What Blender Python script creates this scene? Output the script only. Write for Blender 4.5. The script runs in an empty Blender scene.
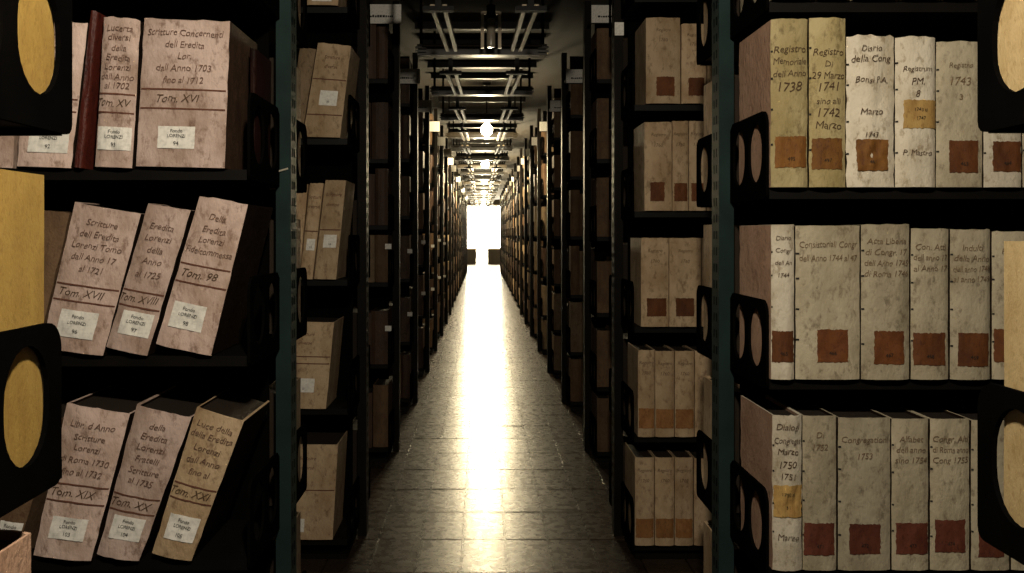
import bpy, bmesh, math, random
from mathutils import Vector, noise

random.seed(7)
SC = bpy.context.scene
COL = SC.collection

# ------------------------------------------------------------------ camera
F = 921.0                      # focal length in pixels of the 1024 x 573 frame
VX, VY = 482.0, 235.0          # where the aisle runs to
CH = 1.2                       # camera height
cam_d = bpy.data.cameras.new('camera')
cam_d.sensor_width = 36.0
cam_d.lens = 36.0 * F / 1024.0
cam_d.shift_x = (512 - VX) / 1024.0
cam_d.shift_y = -(286.5 - VY) / 1024.0
cam_d.clip_start = 0.02
cam = bpy.data.objects.new('camera', cam_d)
cam.location = (0, 0, CH)
cam.rotation_euler = (math.radians(90), 0, 0)
COL.objects.link(cam)
SC.camera = cam

# ------------------------------------------------------------------ world, exposure
w = bpy.data.worlds.new('world')
w.use_nodes = True
w.node_tree.nodes['Background'].inputs[0].default_value = (0.6, 0.5, 0.4, 1)
w.node_tree.nodes['Background'].inputs[1].default_value = 0.002
SC.world = w
SC.view_settings.view_transform = 'Standard'
SC.view_settings.look = 'None'
SC.view_settings.gamma = 1.0
SC.view_settings.use_curve_mapping = False
SC.view_settings.exposure = 0.0

LAMP_Y0, LAMP_STEP = 0.34, 4.25
NEAR_LAMP = dict(power=122, color=(1.0, 0.89, 0.72))
FAR_LAMP = dict(power=300, color=(1.0, 0.82, 0.50))
WINDOW_GLOW = 30.0

# ------------------------------------------------------------------ layout
D1, PITCH, NR = 1.93, 1.45, 20
def front(n): return D1 + PITCH * (n - 1) - (.02 if n == 0 else 0)
def post_y(n): return front(n) + 0.32
XI = {'left': -0.49, 'right': 0.60}
OUT = {'left': -1.0, 'right': 1.0}
def inner(s, n): return {('right', 2): .556, ('right', 0): .592}.get((s, n), XI[s])
RLEN = 1.06
Y_END = 38.0
LV = {
 ('left', 0): [.11, .52, .935, 1.339, 1.74, 2.12],
 ('left', 1): [.11, .515, .945, 1.338, 1.74, 2.12],
 ('left', 2): [.08, .56, 1.035, 1.555, 2.04],
 ('right', 0): [.09, .495, .862, 1.342, 1.69, 2.09],
 ('right', 1): [.09, .497, .896, 1.298, 1.692, 2.09],
 ('right', 2): [.06, .458, .862, 1.287, 1.680, 2.08],
}
def levels(side, n):
    if (side, n) in LV: return LV[(side, n)]
    if side == 'left':
        return [.08, .52, .95, 1.25, 1.60, 2.02] if n % 2 else [.08, .47, .90, 1.33, 1.72, 2.10]
    return [.06, .40, .79, 1.19, 1.60, 2.02]

def PX(x, y, d):               # a point at distance d that shows at pixel (x, y)
    return Vector(((x - VX) / F * d, d, CH - (y - VY) / F * d))

# ------------------------------------------------------------------ materials
MATS = {}
def new_mat(name):
    m = bpy.data.materials.new(name); m.use_nodes = True
    nt = m.node_tree
    return m, nt, nt.nodes['Principled BSDF']
def nd(nt, typ, **kw):
    n = nt.nodes.new(typ)
    for k, v in kw.items(): setattr(n, k, v)
    return n
def c4(c): return (c[0], c[1], c[2], 1)

def aged(name, base, dark, spots, rough=0.75, scale=14, bump=0.35, stretch=(1, 1, .6), vary=.18, spec=.3):
    """old parchment, leather or board: mottled, stained, a little wrinkled"""
    if name in MATS: return MATS[name]
    m, nt, b = new_mat(name)
    tc = nd(nt, 'ShaderNodeTexCoord'); oi = nd(nt, 'ShaderNodeObjectInfo')
    add = nd(nt, 'ShaderNodeVectorMath', operation='ADD')
    mul = nd(nt, 'ShaderNodeVectorMath', operation='SCALE'); mul.inputs['Scale'].default_value = 40
    cmb = nd(nt, 'ShaderNodeCombineXYZ')
    for i in range(3): nt.links.new(oi.outputs['Random'], cmb.inputs[i])
    nt.links.new(cmb.outputs[0], mul.inputs[0])
    mp = nd(nt, 'ShaderNodeMapping'); mp.inputs['Scale'].default_value = stretch
    nt.links.new(tc.outputs['Object'], mp.inputs[0])
    nt.links.new(mp.outputs[0], add.inputs[0]); nt.links.new(mul.outputs[0], add.inputs[1])
    n1 = nd(nt, 'ShaderNodeTexNoise'); n1.inputs['Scale'].default_value = scale
    n1.inputs['Detail'].default_value = 6; n1.inputs['Roughness'].default_value = .65
    n2 = nd(nt, 'ShaderNodeTexNoise'); n2.inputs['Scale'].default_value = scale * 4.5
    n2.inputs['Detail'].default_value = 5; n2.inputs['Roughness'].default_value = .7
    n3 = nd(nt, 'ShaderNodeTexNoise'); n3.inputs['Scale'].default_value = scale * 11
    n3.inputs['Detail'].default_value = 3
    for n in (n1, n2, n3): nt.links.new(add.outputs[0], n.inputs['Vector'])
    r1 = nd(nt, 'ShaderNodeValToRGB')
    r1.color_ramp.elements[0].position = .33; r1.color_ramp.elements[0].color = c4(dark)
    r1.color_ramp.elements[1].position = .60; r1.color_ramp.elements[1].color = c4(base)
    nt.links.new(n1.outputs['Fac'], r1.inputs[0])
    r2 = nd(nt, 'ShaderNodeValToRGB')
    r2.color_ramp.elements[0].position = .34; r2.color_ramp.elements[0].color = (1, 1, 1, 1)
    r2.color_ramp.elements[1].position = .47; r2.color_ramp.elements[1].color = (0, 0, 0, 1)
    nt.links.new(n2.outputs['Fac'], r2.inputs[0])
    mx = nd(nt, 'ShaderNodeMixRGB'); mx.inputs[2].default_value = c4(spots)
    ms = nd(nt, 'ShaderNodeMath', operation='MULTIPLY'); ms.inputs[1].default_value = .68
    nt.links.new(r2.outputs[0], ms.inputs[0]); nt.links.new(ms.outputs[0], mx.inputs[0])
    nt.links.new(r1.outputs[0], mx.inputs[1])
    hv = nd(nt, 'ShaderNodeHueSaturation')
    mr = nd(nt, 'ShaderNodeMapRange'); mr.inputs[3].default_value = 1 - vary; mr.inputs[4].default_value = 1 + vary * .5
    nt.links.new(oi.outputs['Random'], mr.inputs[0]); nt.links.new(mr.outputs[0], hv.inputs['Value'])
    nt.links.new(mx.outputs[0], hv.inputs['Color'])
    nt.links.new(hv.outputs[0], b.inputs['Base Color'])
    b.inputs['Roughness'].default_value = rough
    b.inputs['Specular IOR Level'].default_value = spec
    ad = nd(nt, 'ShaderNodeMath', operation='ADD')
    nt.links.new(n2.outputs['Fac'], ad.inputs[0]); nt.links.new(n3.outputs['Fac'], ad.inputs[1])
    bp = nd(nt, 'ShaderNodeBump'); bp.inputs['Strength'].default_value = bump; bp.inputs['Distance'].default_value = .006
    nt.links.new(ad.outputs[0], bp.inputs['Height']); nt.links.new(bp.outputs[0], b.inputs['Normal'])
    MATS[name] = m
    return m

def metal(name, col, rough=.45, metallic=0.0, spec=.4, wear=.25):
    if name in MATS: return MATS[name]
    m, nt, b = new_mat(name)
    tc = nd(nt, 'ShaderNodeTexCoord')
    n = nd(nt, 'ShaderNodeTexNoise'); n.inputs['Scale'].default_value = 9; n.inputs['Detail'].default_value = 6
    nt.links.new(tc.outputs['Object'], n.inputs['Vector'])
    r = nd(nt, 'ShaderNodeValToRGB')
    r.color_ramp.elements[0].position = .3; r.color_ramp.elements[0].color = c4([x * (1 - wear) for x in col])
    r.color_ramp.elements[1].position = .7; r.color_ramp.elements[1].color = c4([min(1, x * (1 + wear)) for x in col])
    nt.links.new(n.outputs['Fac'], r.inputs[0]); nt.links.new(r.outputs[0], b.inputs['Base Color'])
    b.inputs['Roughness'].default_value = rough; b.inputs['Metallic'].default_value = metallic
    b.inputs['Specular IOR Level'].default_value = spec
    MATS[name] = m
    return m

def plain(name, col, rough=.8, spec=.2):
    if name in MATS: return MATS[name]
    m, nt, b = new_mat(name)
    tc = nd(nt, 'ShaderNodeTexCoord')
    n = nd(nt, 'ShaderNodeTexNoise'); n.inputs['Scale'].default_value = 120; n.inputs['Detail'].default_value = 3
    nt.links.new(tc.outputs['Object'], n.inputs['Vector'])
    r = nd(nt, 'ShaderNodeValToRGB')
    r.color_ramp.elements[0].color = c4([x * .78 for x in col]); r.color_ramp.elements[0].position = .3
    r.color_ramp.elements[1].color = c4(col); r.color_ramp.elements[1].position = .55
    nt.links.new(n.outputs['Fac'], r.inputs[0]); nt.links.new(r.outputs[0], b.inputs['Base Color'])
    b.inputs['Roughness'].default_value = rough; b.inputs['Specular IOR Level'].default_value = spec
    MATS[name] = m
    return m

def glow(name, col, strength):
    if name in MATS: return MATS[name]
    m, nt, b = new_mat(name)
    b.inputs['Base Color'].default_value = c4(col)
    b.inputs['Emission Color'].default_value = c4(col)
    b.inputs['Emission Strength'].default_value = strength
    MATS[name] = m
    return m

VELLUM_PINK = aged('vellum_pinkish', (.63, .475, .41), (.36, .245, .185), (.17, .095, .06), scale=11)
VELLUM_TAN = aged('vellum_tan', (.52, .38, .235), (.34, .225, .12), (.17, .10, .05), scale=11)
VELLUM_YELLOW = aged('vellum_yellow', (.44, .36, .185), (.31, .24, .10), (.14, .10, .04), scale=12)
VELLUM_WHITE = aged('vellum_white', (.58, .52, .41), (.42, .36, .26), (.22, .16, .09), scale=13)
VELLUM_GREY = aged('vellum_grey', (.41, .355, .25), (.28, .235, .155), (.13, .10, .06), scale=13)
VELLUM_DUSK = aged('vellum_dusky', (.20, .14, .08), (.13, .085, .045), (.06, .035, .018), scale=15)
BOARD_YELLOW = aged('board_ochre', (.36, .23, .055), (.29, .175, .04), (.23, .13, .03), scale=30, bump=.15, vary=.06)
BOARD_BUFF = aged('board_buff', (.46, .34, .17), (.38, .27, .12), (.3, .2, .08), scale=30, bump=.15, vary=.06)
BOARD_SIDE = aged('board_side', (.52, .33, .225), (.40, .24, .155), (.25, .14, .09), scale=14)
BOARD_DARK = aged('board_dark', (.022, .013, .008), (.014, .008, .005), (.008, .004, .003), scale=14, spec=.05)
BOARD_BROWN = aged('board_brown', (.15, .088, .045), (.09, .05, .025), (.08, .04, .02), scale=15)
LEATHER_RED = aged('leather_dark_red', (.085, .014, .008), (.05, .008, .005), (.02, .004, .003), rough=.5, scale=20)
LEATHER_RED_SHADED = aged('leather_red_shaded', (.016, .005, .0035), (.009, .003, .002), (.004, .002, .001), rough=.6, scale=20, spec=.1)  # dark red leather, with the shade by the post put into its colour
LEATHER_BROWN = aged('leather_brown', (.07, .037, .02), (.04, .02, .011), (.03, .015, .008), rough=.6, scale=18)
PAGES = aged('page_edges', (.028, .018, .010), (.018, .011, .006), (.010, .006, .003), scale=60, stretch=(6, 1, .15), bump=.6)  # shade under the shelves is put into this near-black page colour
LABEL_RUST = aged('label_rust', (.135, .044, .010), (.085, .025, .006), (.07, .02, .008), scale=30, bump=.15, vary=.22)
LABEL_AMBER = aged('label_amber', (.19, .080, .014), (.125, .048, .009), (.07, .022, .008), scale=30, bump=.15, vary=.2)
LABEL_DEEP = aged('label_deep_red', (.115, .030, .014), (.075, .018, .009), (.04, .01, .006), scale=30, bump=.15, vary=.2)
LABEL_ORANGE = aged('label_orange', (.34, .16, .055), (.24, .10, .03), (.15, .06, .02), scale=30, bump=.15)
LABEL_TAN = aged('label_tan', (.42, .27, .09), (.30, .17, .05), (.2, .1, .03), scale=30, bump=.15)
LABEL_WHITE = plain('label_paper', (.78, .75, .68))
INK = plain('ink_brown', (.085, .05, .028), .9)
INK_FAINT = plain('ink_faded', (.16, .105, .06), .9)
INK_SOFT = plain('ink_soft', (.15, .085, .06), .9)
INK_BLACK = plain('ink_black', (.02, .018, .016), .9)
CORD = plain('cord_brown', (.13, .055, .035), .9)
STEEL_BLACK = metal('steel_black', (.0022, .002, .0018), .7, spec=.0)
STEEL_GLOSS = metal('steel_gloss', (.006, .0047, .0035), .55, spec=.06)
STEEL_DARK = metal('steel_dark', (.004, .0033, .0026), .5, spec=.12)
STEEL_TEAL = metal('steel_teal', (.012, .023, .022), .6, spec=.05)
STEEL_WORN = metal('steel_worn', (.16, .13, .09), .35, metallic=.6)
WIRE = metal('wire_bright', (.75, .68, .55), .3, metallic=.7)
BEAM = metal('beam_paint', (.032, .025, .016), .3, spec=.4)
BULB = glow('bulb_lit', (1.0, .88, .60), 30)
BULB_OFF = plain('bulb_unlit', (.35, .30, .22), .25, .5)
PANE = glow('window_light', (1.0, .92, .70), WINDOW_GLOW)

# ------------------------------------------------------------------ mesh helpers
def mesh(name, verts, faces, mat=None, mats=None, fm=None, smooth=False):
    me = bpy.data.meshes.new(name)
    me.from_pydata([tuple(v) for v in verts], [], faces)
    for mm in (mats or [mat]): me.materials.append(mm)
    if fm:
        for p, i in zip(me.polygons, fm): p.material_index = i
    if smooth:
        for p in me.polygons: p.use_smooth = True
        me.set_sharp_from_angle(angle=math.radians(38))
    me.update()
    return me
def link(name, me, parent=None, loc=(0, 0, 0)):
    o = bpy.data.objects.new(name, me)
    o.location = loc
    COL.objects.link(o)
    if parent: o.parent = parent
    return o
def thing(name, label, cat, loc, group=None):
    o = bpy.data.objects.new(name, None)
    o.empty_display_size = .05
    COL.objects.link(o)
    o.location = loc; o['label'] = label; o['category'] = cat
    if group: o['group'] = group
    return o
def structure(name, me, loc=(0, 0, 0)):
    o = link(name, me, None, loc); o['kind'] = 'structure'
    return o
BOXF = [(0, 3, 2, 1), (4, 5, 6, 7), (0, 1, 5, 4), (1, 2, 6, 5), (2, 3, 7, 6), (3, 0, 4, 7)]
class MB:
    def __init__(s): s.v = []; s.f = []; s.m = []
    def box(s, a, b, mi=0):
        x0, x1 = sorted((a[0], b[0])); y0, y1 = sorted((a[1], b[1])); z0, z1 = sorted((a[2], b[2]))
        k = len(s.v)
        s.v += [(x0, y0, z0), (x1, y0, z0), (x1, y1, z0), (x0, y1, z0), (x0, y0, z1), (x1, y0, z1), (x1, y1, z1), (x0, y1, z1)]
        s.f += [tuple(k + i for i in f) for f in BOXF]; s.m += [mi] * 6
        return s
    def tube(s, a, b, r, n=8, r2=None, mi=0):
        a, b = Vector(a), Vector(b); r2 = r if r2 is None else r2
        t = (b - a).normalized(); u = t.orthogonal().normalized(); v = t.cross(u)
        k = len(s.v)
        for p, rr in ((a, r), (b, r2)):
            for i in range(n):
                q = 2 * math.pi * i / n
                s.v.append(tuple(p + u * (rr * math.cos(q)) + v * (rr * math.sin(q))))
        for i in range(n):
            j = (i + 1) % n
            s.f.append((k + i, k + j, k + n + j, k + n + i)); s.m.append(mi)
        s.f.append(tuple(k + n - 1 - i for i in range(n))); s.f.append(tuple(k + n + i for i in range(n))); s.m += [mi, mi]
        return s
    def lathe(s, prof, c, n=16, mi=0):
        k = len(s.v)
        for r, z in prof:
            for i in range(n):
                q = 2 * math.pi * i / n
                s.v.append((c[0] + r * math.cos(q), c[1] + r * math.sin(q), c[2] + z))
        for a in range(len(prof) - 1):
            for i in range(n):
                j = (i + 1) % n
                s.f.append((k + a * n + i, k + a * n + j, k + (a + 1) * n + j, k + (a + 1) * n + i)); s.m.append(mi)
        return s
    def add(s, me_v, me_f, mi=0):
        k = len(s.v); s.v += [tuple(v) for v in me_v]
        s.f += [tuple(k + i for i in f) for f in me_f]; s.m += [mi] * len(me_f)
        return s
    def me(s, name, *mats, smooth=False):
        return mesh(name, s.v, s.f, mats=list(mats), fm=s.m, smooth=smooth)

def curve_mesh(splines, extrude, bevel=0.0):
    """a flat outline with holes, given thickness; splines are closed lists of (x, y)"""
    cu = bpy.data.curves.new('outline', 'CURVE'); cu.dimensions = '2D'; cu.fill_mode = 'BOTH'
    cu.extrude = extrude; cu.bevel_depth = bevel
    for pts in splines:
        sp = cu.splines.new('POLY'); sp.points.add(len(pts) - 1)
        for p, (x, y) in zip(sp.points, pts): p.co = (x, y, 0, 1)
        sp.use_cyclic_u = True
    ob = bpy.data.objects.new('outline', cu); COL.objects.link(ob)
    me = bpy.data.meshes.new_from_object(ob)
    out = [v.co.copy() for v in me.vertices], [tuple(p.vertices) for p in me.polygons]
    bpy.data.objects.remove(ob); bpy.data.curves.remove(cu); bpy.data.meshes.remove(me)
    return out

TXT = {}
def text_geo(s, shear=.3):
    """flat letter shapes of one line, height of a capital = 1, centred on x"""
    key = (s, shear)
    if key in TXT: return TXT[key]
    cu = bpy.data.curves.new('line', 'FONT'); cu.body = s; cu.shear = shear; cu.size = 1.45; cu.offset = -.006 if shear else 0
    cu.align_x = 'CENTER'; cu.resolution_u = 2; cu.fill_mode = 'FRONT'; cu.space_character = .95
    ob = bpy.data.objects.new('line', cu); COL.objects.link(ob)
    me = bpy.data.meshes.new_from_object(ob)
    vs = [(v.co.x, v.co.y) for v in me.vertices]; fs = [tuple(p.vertices) for p in me.polygons]
    bpy.data.objects.remove(ob); bpy.data.curves.remove(cu); bpy.data.meshes.remove(me)
    if vs:
        x0 = min(v[0] for v in vs); x1 = max(v[0] for v in vs)
        vs = [(x - (x0 + x1) / 2, y) for x, y in vs]
        wd = x1 - x0
    else: wd = 0
    TXT[key] = (vs, fs, wd)
    return TXT[key]

# ------------------------------------------------------------------ the books
class Book:
    """a bound volume; quad = spine corners TL, TR, BR, BL as (x, z); the spine stands at y = d and faces the camera (sy = 1) or away (sy = -1)"""
    def __init__(s, quad, d, depth, sy=1, bulge=.010, power=3.0, wrinkle=.0012, seed=0):
        s.q = [Vector((p[0], 0, p[1])) for p in quad]
        s.d = d; s.depth = depth; s.sy = sy; s.bulge = bulge; s.power = power; s.wr = wrinkle; s.seed = seed
        s.base = Vector(((s.q[2].x + s.q[3].x) / 2, d + sy * depth / 2, min(s.q[2].z, s.q[3].z)))
        s.W = ((s.q[0] - s.q[1]).length + (s.q[2] - s.q[3]).length) / 2
        s.H = ((s.q[0] - s.q[3]).length + (s.q[1] - s.q[2]).length) / 2
    def flat(s, u, v):
        a = s.q[3].lerp(s.q[2], u); b = s.q[0].lerp(s.q[1], u)
        return a.lerp(b, v)
    def yoff(s, u, v):
        t = min(1, abs(2 * u - 1))
        wv = noise.noise(Vector((u * 3.1 + s.seed * 7.3, v * 6.0, s.seed * 1.7))) * s.wr * 2
        wv += noise.noise(Vector((u * 7 + s.seed * 3.1, v * 15.0, s.seed * 2.9))) * s.wr
        return -s.bulge * (1 - t ** s.power) + wv * (1 - t ** 4)
    def surf(s, u, v, off=0.0):
        p = s.flat(u, v)
        p.y = s.d + s.sy * (s.yoff(u, v) - off)
        return p - s.base
    def cover(s, nu=10, nv=12, t=.004):
        vs = []; fs = []
        us = [i / nu for i in range(nu + 1)]
        n = nu + 3
        for j in range(nv + 1):
            v = j / nv
            rag = noise.noise(Vector((s.seed * 5.5, v * 9, 0))) * s.wr
            outer = []; inner = []
            ti = t / max(s.W, .01)
            for u in us:
                p = s.surf(u, v)
                if j == nv: p.z += noise.noise(Vector((u * 5 + s.seed, 3.3, s.seed))) * s.wr * 2.2
                p.x += rag
                outer.append(p)
                ui = min(max(u, ti), 1 - ti)
                q = s.flat(ui, v) - s.base; q.x += rag
                q.y = p.y + s.sy * t
                inner.append(q)
            yb = s.sy * (s.depth) + s.d - s.base.y
            lo = outer[0].copy(); lo.y = yb; ro = outer[-1].copy(); ro.y = yb
            li = inner[0].copy(); li.y = yb; ri = inner[-1].copy(); ri.y = yb
            vs += [lo] + outer + [ro] + [li] + inner + [ri]
        m = 2 * n
        for j in range(nv):
            for i in range(n - 1):
                a = j * m + i
                fs.append((a, a + 1, a + m + 1, a + m))
                b = j * m + n + i
                fs.append((b, b + m, b + m + 1, b + 1))
            a = j * m; fs.append((a, a + m, a + m + n, a + n))
            a = j * m + n - 1; fs.append((a, a + n, a + m + n, a + m))
        for i in range(n - 1):
            fs.append((i, i + n, i + n + 1, i + 1))
            a = nv * m + i; fs.append((a, a + 1, a + n + 1, a + n))
        if s.sy < 0: fs = [f[::-1] for f in fs]
        return vs, fs
    def board_faces(s, nu, nv):
        n = nu + 3; m = []
        for j in range(nv):
            for i in range(n - 1): m += [1 if i in (0, n - 2) else 0] * 2
            m += [1, 1]
        return m + [0] * (2 * (n - 1))
    def pages(s, t=.0045):
        ti = t / max(s.W, .01); e = .006 / s.H
        vs = []
        for v in (e, 1 - e):
            for u, y in ((ti, .005), (1 - ti, .005), (1 - ti, s.depth - .006), (ti, s.depth - .006)):
                p = s.flat(u, v) - s.base; p.y = s.d + s.sy * y - s.base.y
                vs.append(p)
        fs = BOXF if s.sy > 0 else [f[::-1] for f in BOXF]
        return vs, fs
    def patch(s, u0, u1, v0, v1, off=.0009, nu=8, nv=5, rag=0.0):
        vs = []; fs = []
        for j in range(nv + 1):
            for i in range(nu + 1):
                u = u0 + (u1 - u0) * i / nu; v = v0 + (v1 - v0) * j / nv
                if rag and (i in (0, nu) or j in (0, nv)):
                    u += random.uniform(-rag, rag) / s.W; v += random.uniform(-rag, rag) / s.H
                vs.append(s.surf(u, v, off))
        for j in range(nv):
            for i in range(nu):
                a = j * (nu + 1) + i
                f = (a, a + 1, a + nu + 2, a + nu + 1)
                fs.append(f if s.sy > 0 else f[::-1])
        return vs, fs
    def lines(s, rows, uc, off=.0016, shear=.3, wmax=.9):
        """rows: (text, v, height in m) lettered on the spine round u = uc"""
        mb = MB()
        for tx, v, h in rows:
            vs, fs, wd = text_geo(tx, shear)
            if not vs: continue
            k = h
            if wd * h > wmax * s.W: k = wmax * s.W / wd
            out = []
            for x, y in vs:
                jig = noise.noise(Vector((x * 1.3 + s.seed, v * 31, 1.0))) * .22
                out.append(s.surf(min(.985, max(.015, uc + x * k / s.W)), v + (y + jig) * h / s.H, off))
            mb.add(out, fs)
        return mb

N_BOOK = [0]
def put_book(name, label, group, bk, mat, nu=10, nv=12, pages=True, boards=None):
    N_BOOK[0] += 1
    t = thing(name, label, 'book', bk.base, group)
    vs, fs = bk.cover(nu, nv)
    link('cover', mesh('cover', vs, fs, mats=[mat, boards or mat], fm=bk.board_faces(nu, nv), smooth=True), t)
    if pages:
        vs, fs = bk.pages()
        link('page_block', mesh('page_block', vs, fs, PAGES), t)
    return t

def simple_book(name, label, group, bk, mat):
    """a volume too far off to show more than cover and page block: one mesh"""
    N_BOOK[0] += 1
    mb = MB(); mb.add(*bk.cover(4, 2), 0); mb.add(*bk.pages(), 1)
    o = link(name, mb.me(name, mat, PAGES), None, bk.base)
    o['label'] = label; o['category'] = 'book'; o['group'] = group
    return o

def quad_px(pts, d): return [(p.x, p.z) for p in (PX(x, y, d) for x, y in pts)]

# ------------------------------------------------------------------ setting
WX = {'left': -1.62, 'right': 1.74}
Y0 = -3.4
ZC = 2.66
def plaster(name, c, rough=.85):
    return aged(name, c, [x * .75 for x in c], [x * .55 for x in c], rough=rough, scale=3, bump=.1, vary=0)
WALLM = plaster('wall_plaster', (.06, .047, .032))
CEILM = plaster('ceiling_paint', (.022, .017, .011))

# floor: dark polished tiles, real ones near the camera and a jointed surface further on
TW, TL = .166, .36
TX0 = -.075 - 4 * TW
TY0, NTY, NTX = 2.55, 26, 10
TY1 = TY0 + NTY * TL
def floor_material(name, joints):
    m, nt, b = new_mat(name)
    tc = nd(nt, 'ShaderNodeTexCoord'); oi = nd(nt, 'ShaderNodeObjectInfo')
    geo = nd(nt, 'ShaderNodeNewGeometry')
    n1 = nd(nt, 'ShaderNodeTexNoise'); n1.inputs['Scale'].default_value = 5; n1.inputs['Detail'].default_value = 8; n1.inputs['Roughness'].default_value = .7
    n2 = nd(nt, 'ShaderNodeTexNoise'); n2.inputs['Scale'].default_value = 26; n2.inputs['Detail'].default_value = 6
    nt.links.new(geo.outputs['Position'], n1.inputs['Vector']); nt.links.new(geo.outputs['Position'], n2.inputs['Vector'])
    r = nd(nt, 'ShaderNodeValToRGB')
    r.color_ramp.elements[0].position = .3; r.color_ramp.elements[0].color = (.024, .0155, .0095, 1)
    r.color_ramp.elements[1].position = .7; r.color_ramp.elements[1].color = (.042, .028, .018, 1)
    nt.links.new(n1.outputs['Fac'], r.inputs[0])
    hv = nd(nt, 'ShaderNodeHueSaturation')
    mr = nd(nt, 'ShaderNodeMapRange'); mr.inputs[3].default_value = .75; mr.inputs[4].default_value = 1.25
    nt.links.new(oi.outputs['Random'], mr.inputs[0]); nt.links.new(mr.outputs[0], hv.inputs['Value'])
    nt.links.new(r.outputs[0], hv.inputs['Color'])
    col = hv.outputs[0]
    if joints:
        mp = nd(nt, 'ShaderNodeMapping'); mp.inputs['Location'].default_value = (-TX0, -TY0, 0)
        nt.links.new(geo.outputs['Position'], mp.inputs[0])
        bt = nd(nt, 'ShaderNodeTexBrick'); bt.offset = 0; bt.inputs['Scale'].default_value = 1
        bt.inputs['Brick Width'].default_value = TW; bt.inputs['Row Height'].default_value = TL
        bt.inputs['Mortar Size'].default_value = .002; bt.inputs['Mortar'].default_value = (.2, .2, .2, 1)
        bt.inputs['Color1'].default_value = (1, 1, 1, 1); bt.inputs['Color2'].default_value = (.8, .8, .8, 1)
        nt.links.new(mp.outputs[0], bt.inputs['Vector'])
        mx = nd(nt, 'ShaderNodeMixRGB', blend_type='MULTIPLY'); mx.inputs[0].default_value = 1
        nt.links.new(hv.outputs[0], mx.inputs[1]); nt.links.new(bt.outputs['Color'], mx.inputs[2])
        col = mx.outputs[0]
    nt.links.new(col, b.inputs['Base Color'])
    rr = nd(nt, 'ShaderNodeMapRange'); rr.inputs[1].default_value = .3; rr.inputs[2].default_value = .7
    rr.inputs[3].default_value = .23; rr.inputs[4].default_value = .32
    nt.links.new(n2.outputs['Fac'], rr.inputs[0]); nt.links.new(rr.outputs[0], b.inputs['Roughness'])
    b.inputs['Specular IOR Level'].default_value = .15
    bp = nd(nt, 'ShaderNodeBump'); bp.inputs['Strength'].default_value = .12; bp.inputs['Distance'].default_value = .003
    nt.links.new(n2.outputs['Fac'], bp.inputs['Height']); nt.links.new(bp.outputs[0], b.inputs['Normal'])
    return m
TILEM = floor_material('floor_tile', False)
FLOORM = floor_material('floor_far', True)
mb = MB()
mb.box((WX['left'] - .1, Y0, -.12), (WX['right'] + .1, TY1, -.004))
mb.box((WX['left'] - .1, TY1, -.12), (WX['right'] + .1, Y_END + .3, 0))
floor = structure('floor', mb.me('floor', FLOORM))
g = .0028; ch = .002
tv = []
for z, i in ((-.006, 0), (-.0022, 0), (0, ch)):
    tv += [(g + i, g + i, z), (TW - g - i, g + i, z), (TW - g - i, TL - g - i, z), (g + i, TL - g - i, z)]
tf = [(8, 9, 10, 11)]
for k in (0, 4):
    for i in range(4):
        j = (i + 1) % 4; tf.append((k + i, k + j, k + 4 + j, k + 4 + i))
TILE = mesh('floor_tile', tv, tf, TILEM)
for j in range(NTY):
    for i in range(NTX):
        o = link('floor_tile', TILE, floor, (TX0 + i * TW, TY0 + j * TL, random.uniform(-.0007, .0007)))
        o.rotation_euler = (random.uniform(-.0025, .0025), random.uniform(-.004, .004), 0)

structure('wall_left', MB().box((WX['left'] - .12, Y0, 0), (WX['left'], Y_END + .2, ZC)).me('wall_left', WALLM))
structure('wall_right', MB().box((WX['right'], Y0, 0), (WX['right'] + .12, Y_END + .2, ZC)).me('wall_right', WALLM))
structure('wall_back', MB().box((WX['left'], Y0 - .12, 0), (WX['right'], Y0, ZC)).me('wall_back', WALLM))
wx0, wx1, wz0, wz1 = -1.1, 1.2, .60, 2.45
nx0, nx1 = -.24, .24            # added glowing pane under the window, shapes the narrow foot of the glow
mb = MB()
mb.box((WX['left'], Y_END, 0), (wx0, Y_END + .2, ZC)).box((wx1, Y_END, 0), (WX['right'], Y_END + .2, ZC))
mb.box((wx0, Y_END, 0), (nx0, Y_END + .2, wz0)).box((nx1, Y_END, 0), (wx1, Y_END + .2, wz0)).box((wx0, Y_END, wz1), (wx1, Y_END + .2, ZC))
structure('wall_far', mb.me('wall_far', plaster('wall_brown', (.035, .028, .02))))
mb = MB()
mb.box((wx0, Y_END + .06, wz0), (wx0 + .05, Y_END + .11, wz1)).box((wx1 - .05, Y_END + .06, wz0), (wx1, Y_END + .11, wz1))
mb.box((wx0 + .05, Y_END + .06, wz0), (nx0, Y_END + .11, wz0 + .05)).box((nx1, Y_END + .06, wz0), (wx1 - .05, Y_END + .11, wz0 + .05)).box((wx0 + .05, Y_END + .06, wz1 - .05), (wx1 - .05, Y_END + .11, wz1))
win = structure('window_1', mb.me('window_1', plaster('window_paint', (.6, .52, .38))))
for i in range(2):
    for j in range(3):
        xa = wx0 + .05 + i * 1.1; za = wz0 + .05 + j * .583
        link('window_pane', MB().box((xa + .012, Y_END + .08, za + .012), (xa + 1.088, Y_END + .09, za + .571)).me('window_pane', PANE), win)
link('window_pane', MB().box((nx0 + .01, Y_END + .08, .01), (nx1 - .01, Y_END + .09, wz0 + .05)).me('window_pane', PANE), win)
link('glazing_bar', MB().box((wx0 + 1.138, Y_END + .07, wz0 + .05), (wx0 + 1.162, Y_END + .1, wz1 - .05)).me('glazing_bar', MATS['window_paint']), win)

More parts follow.
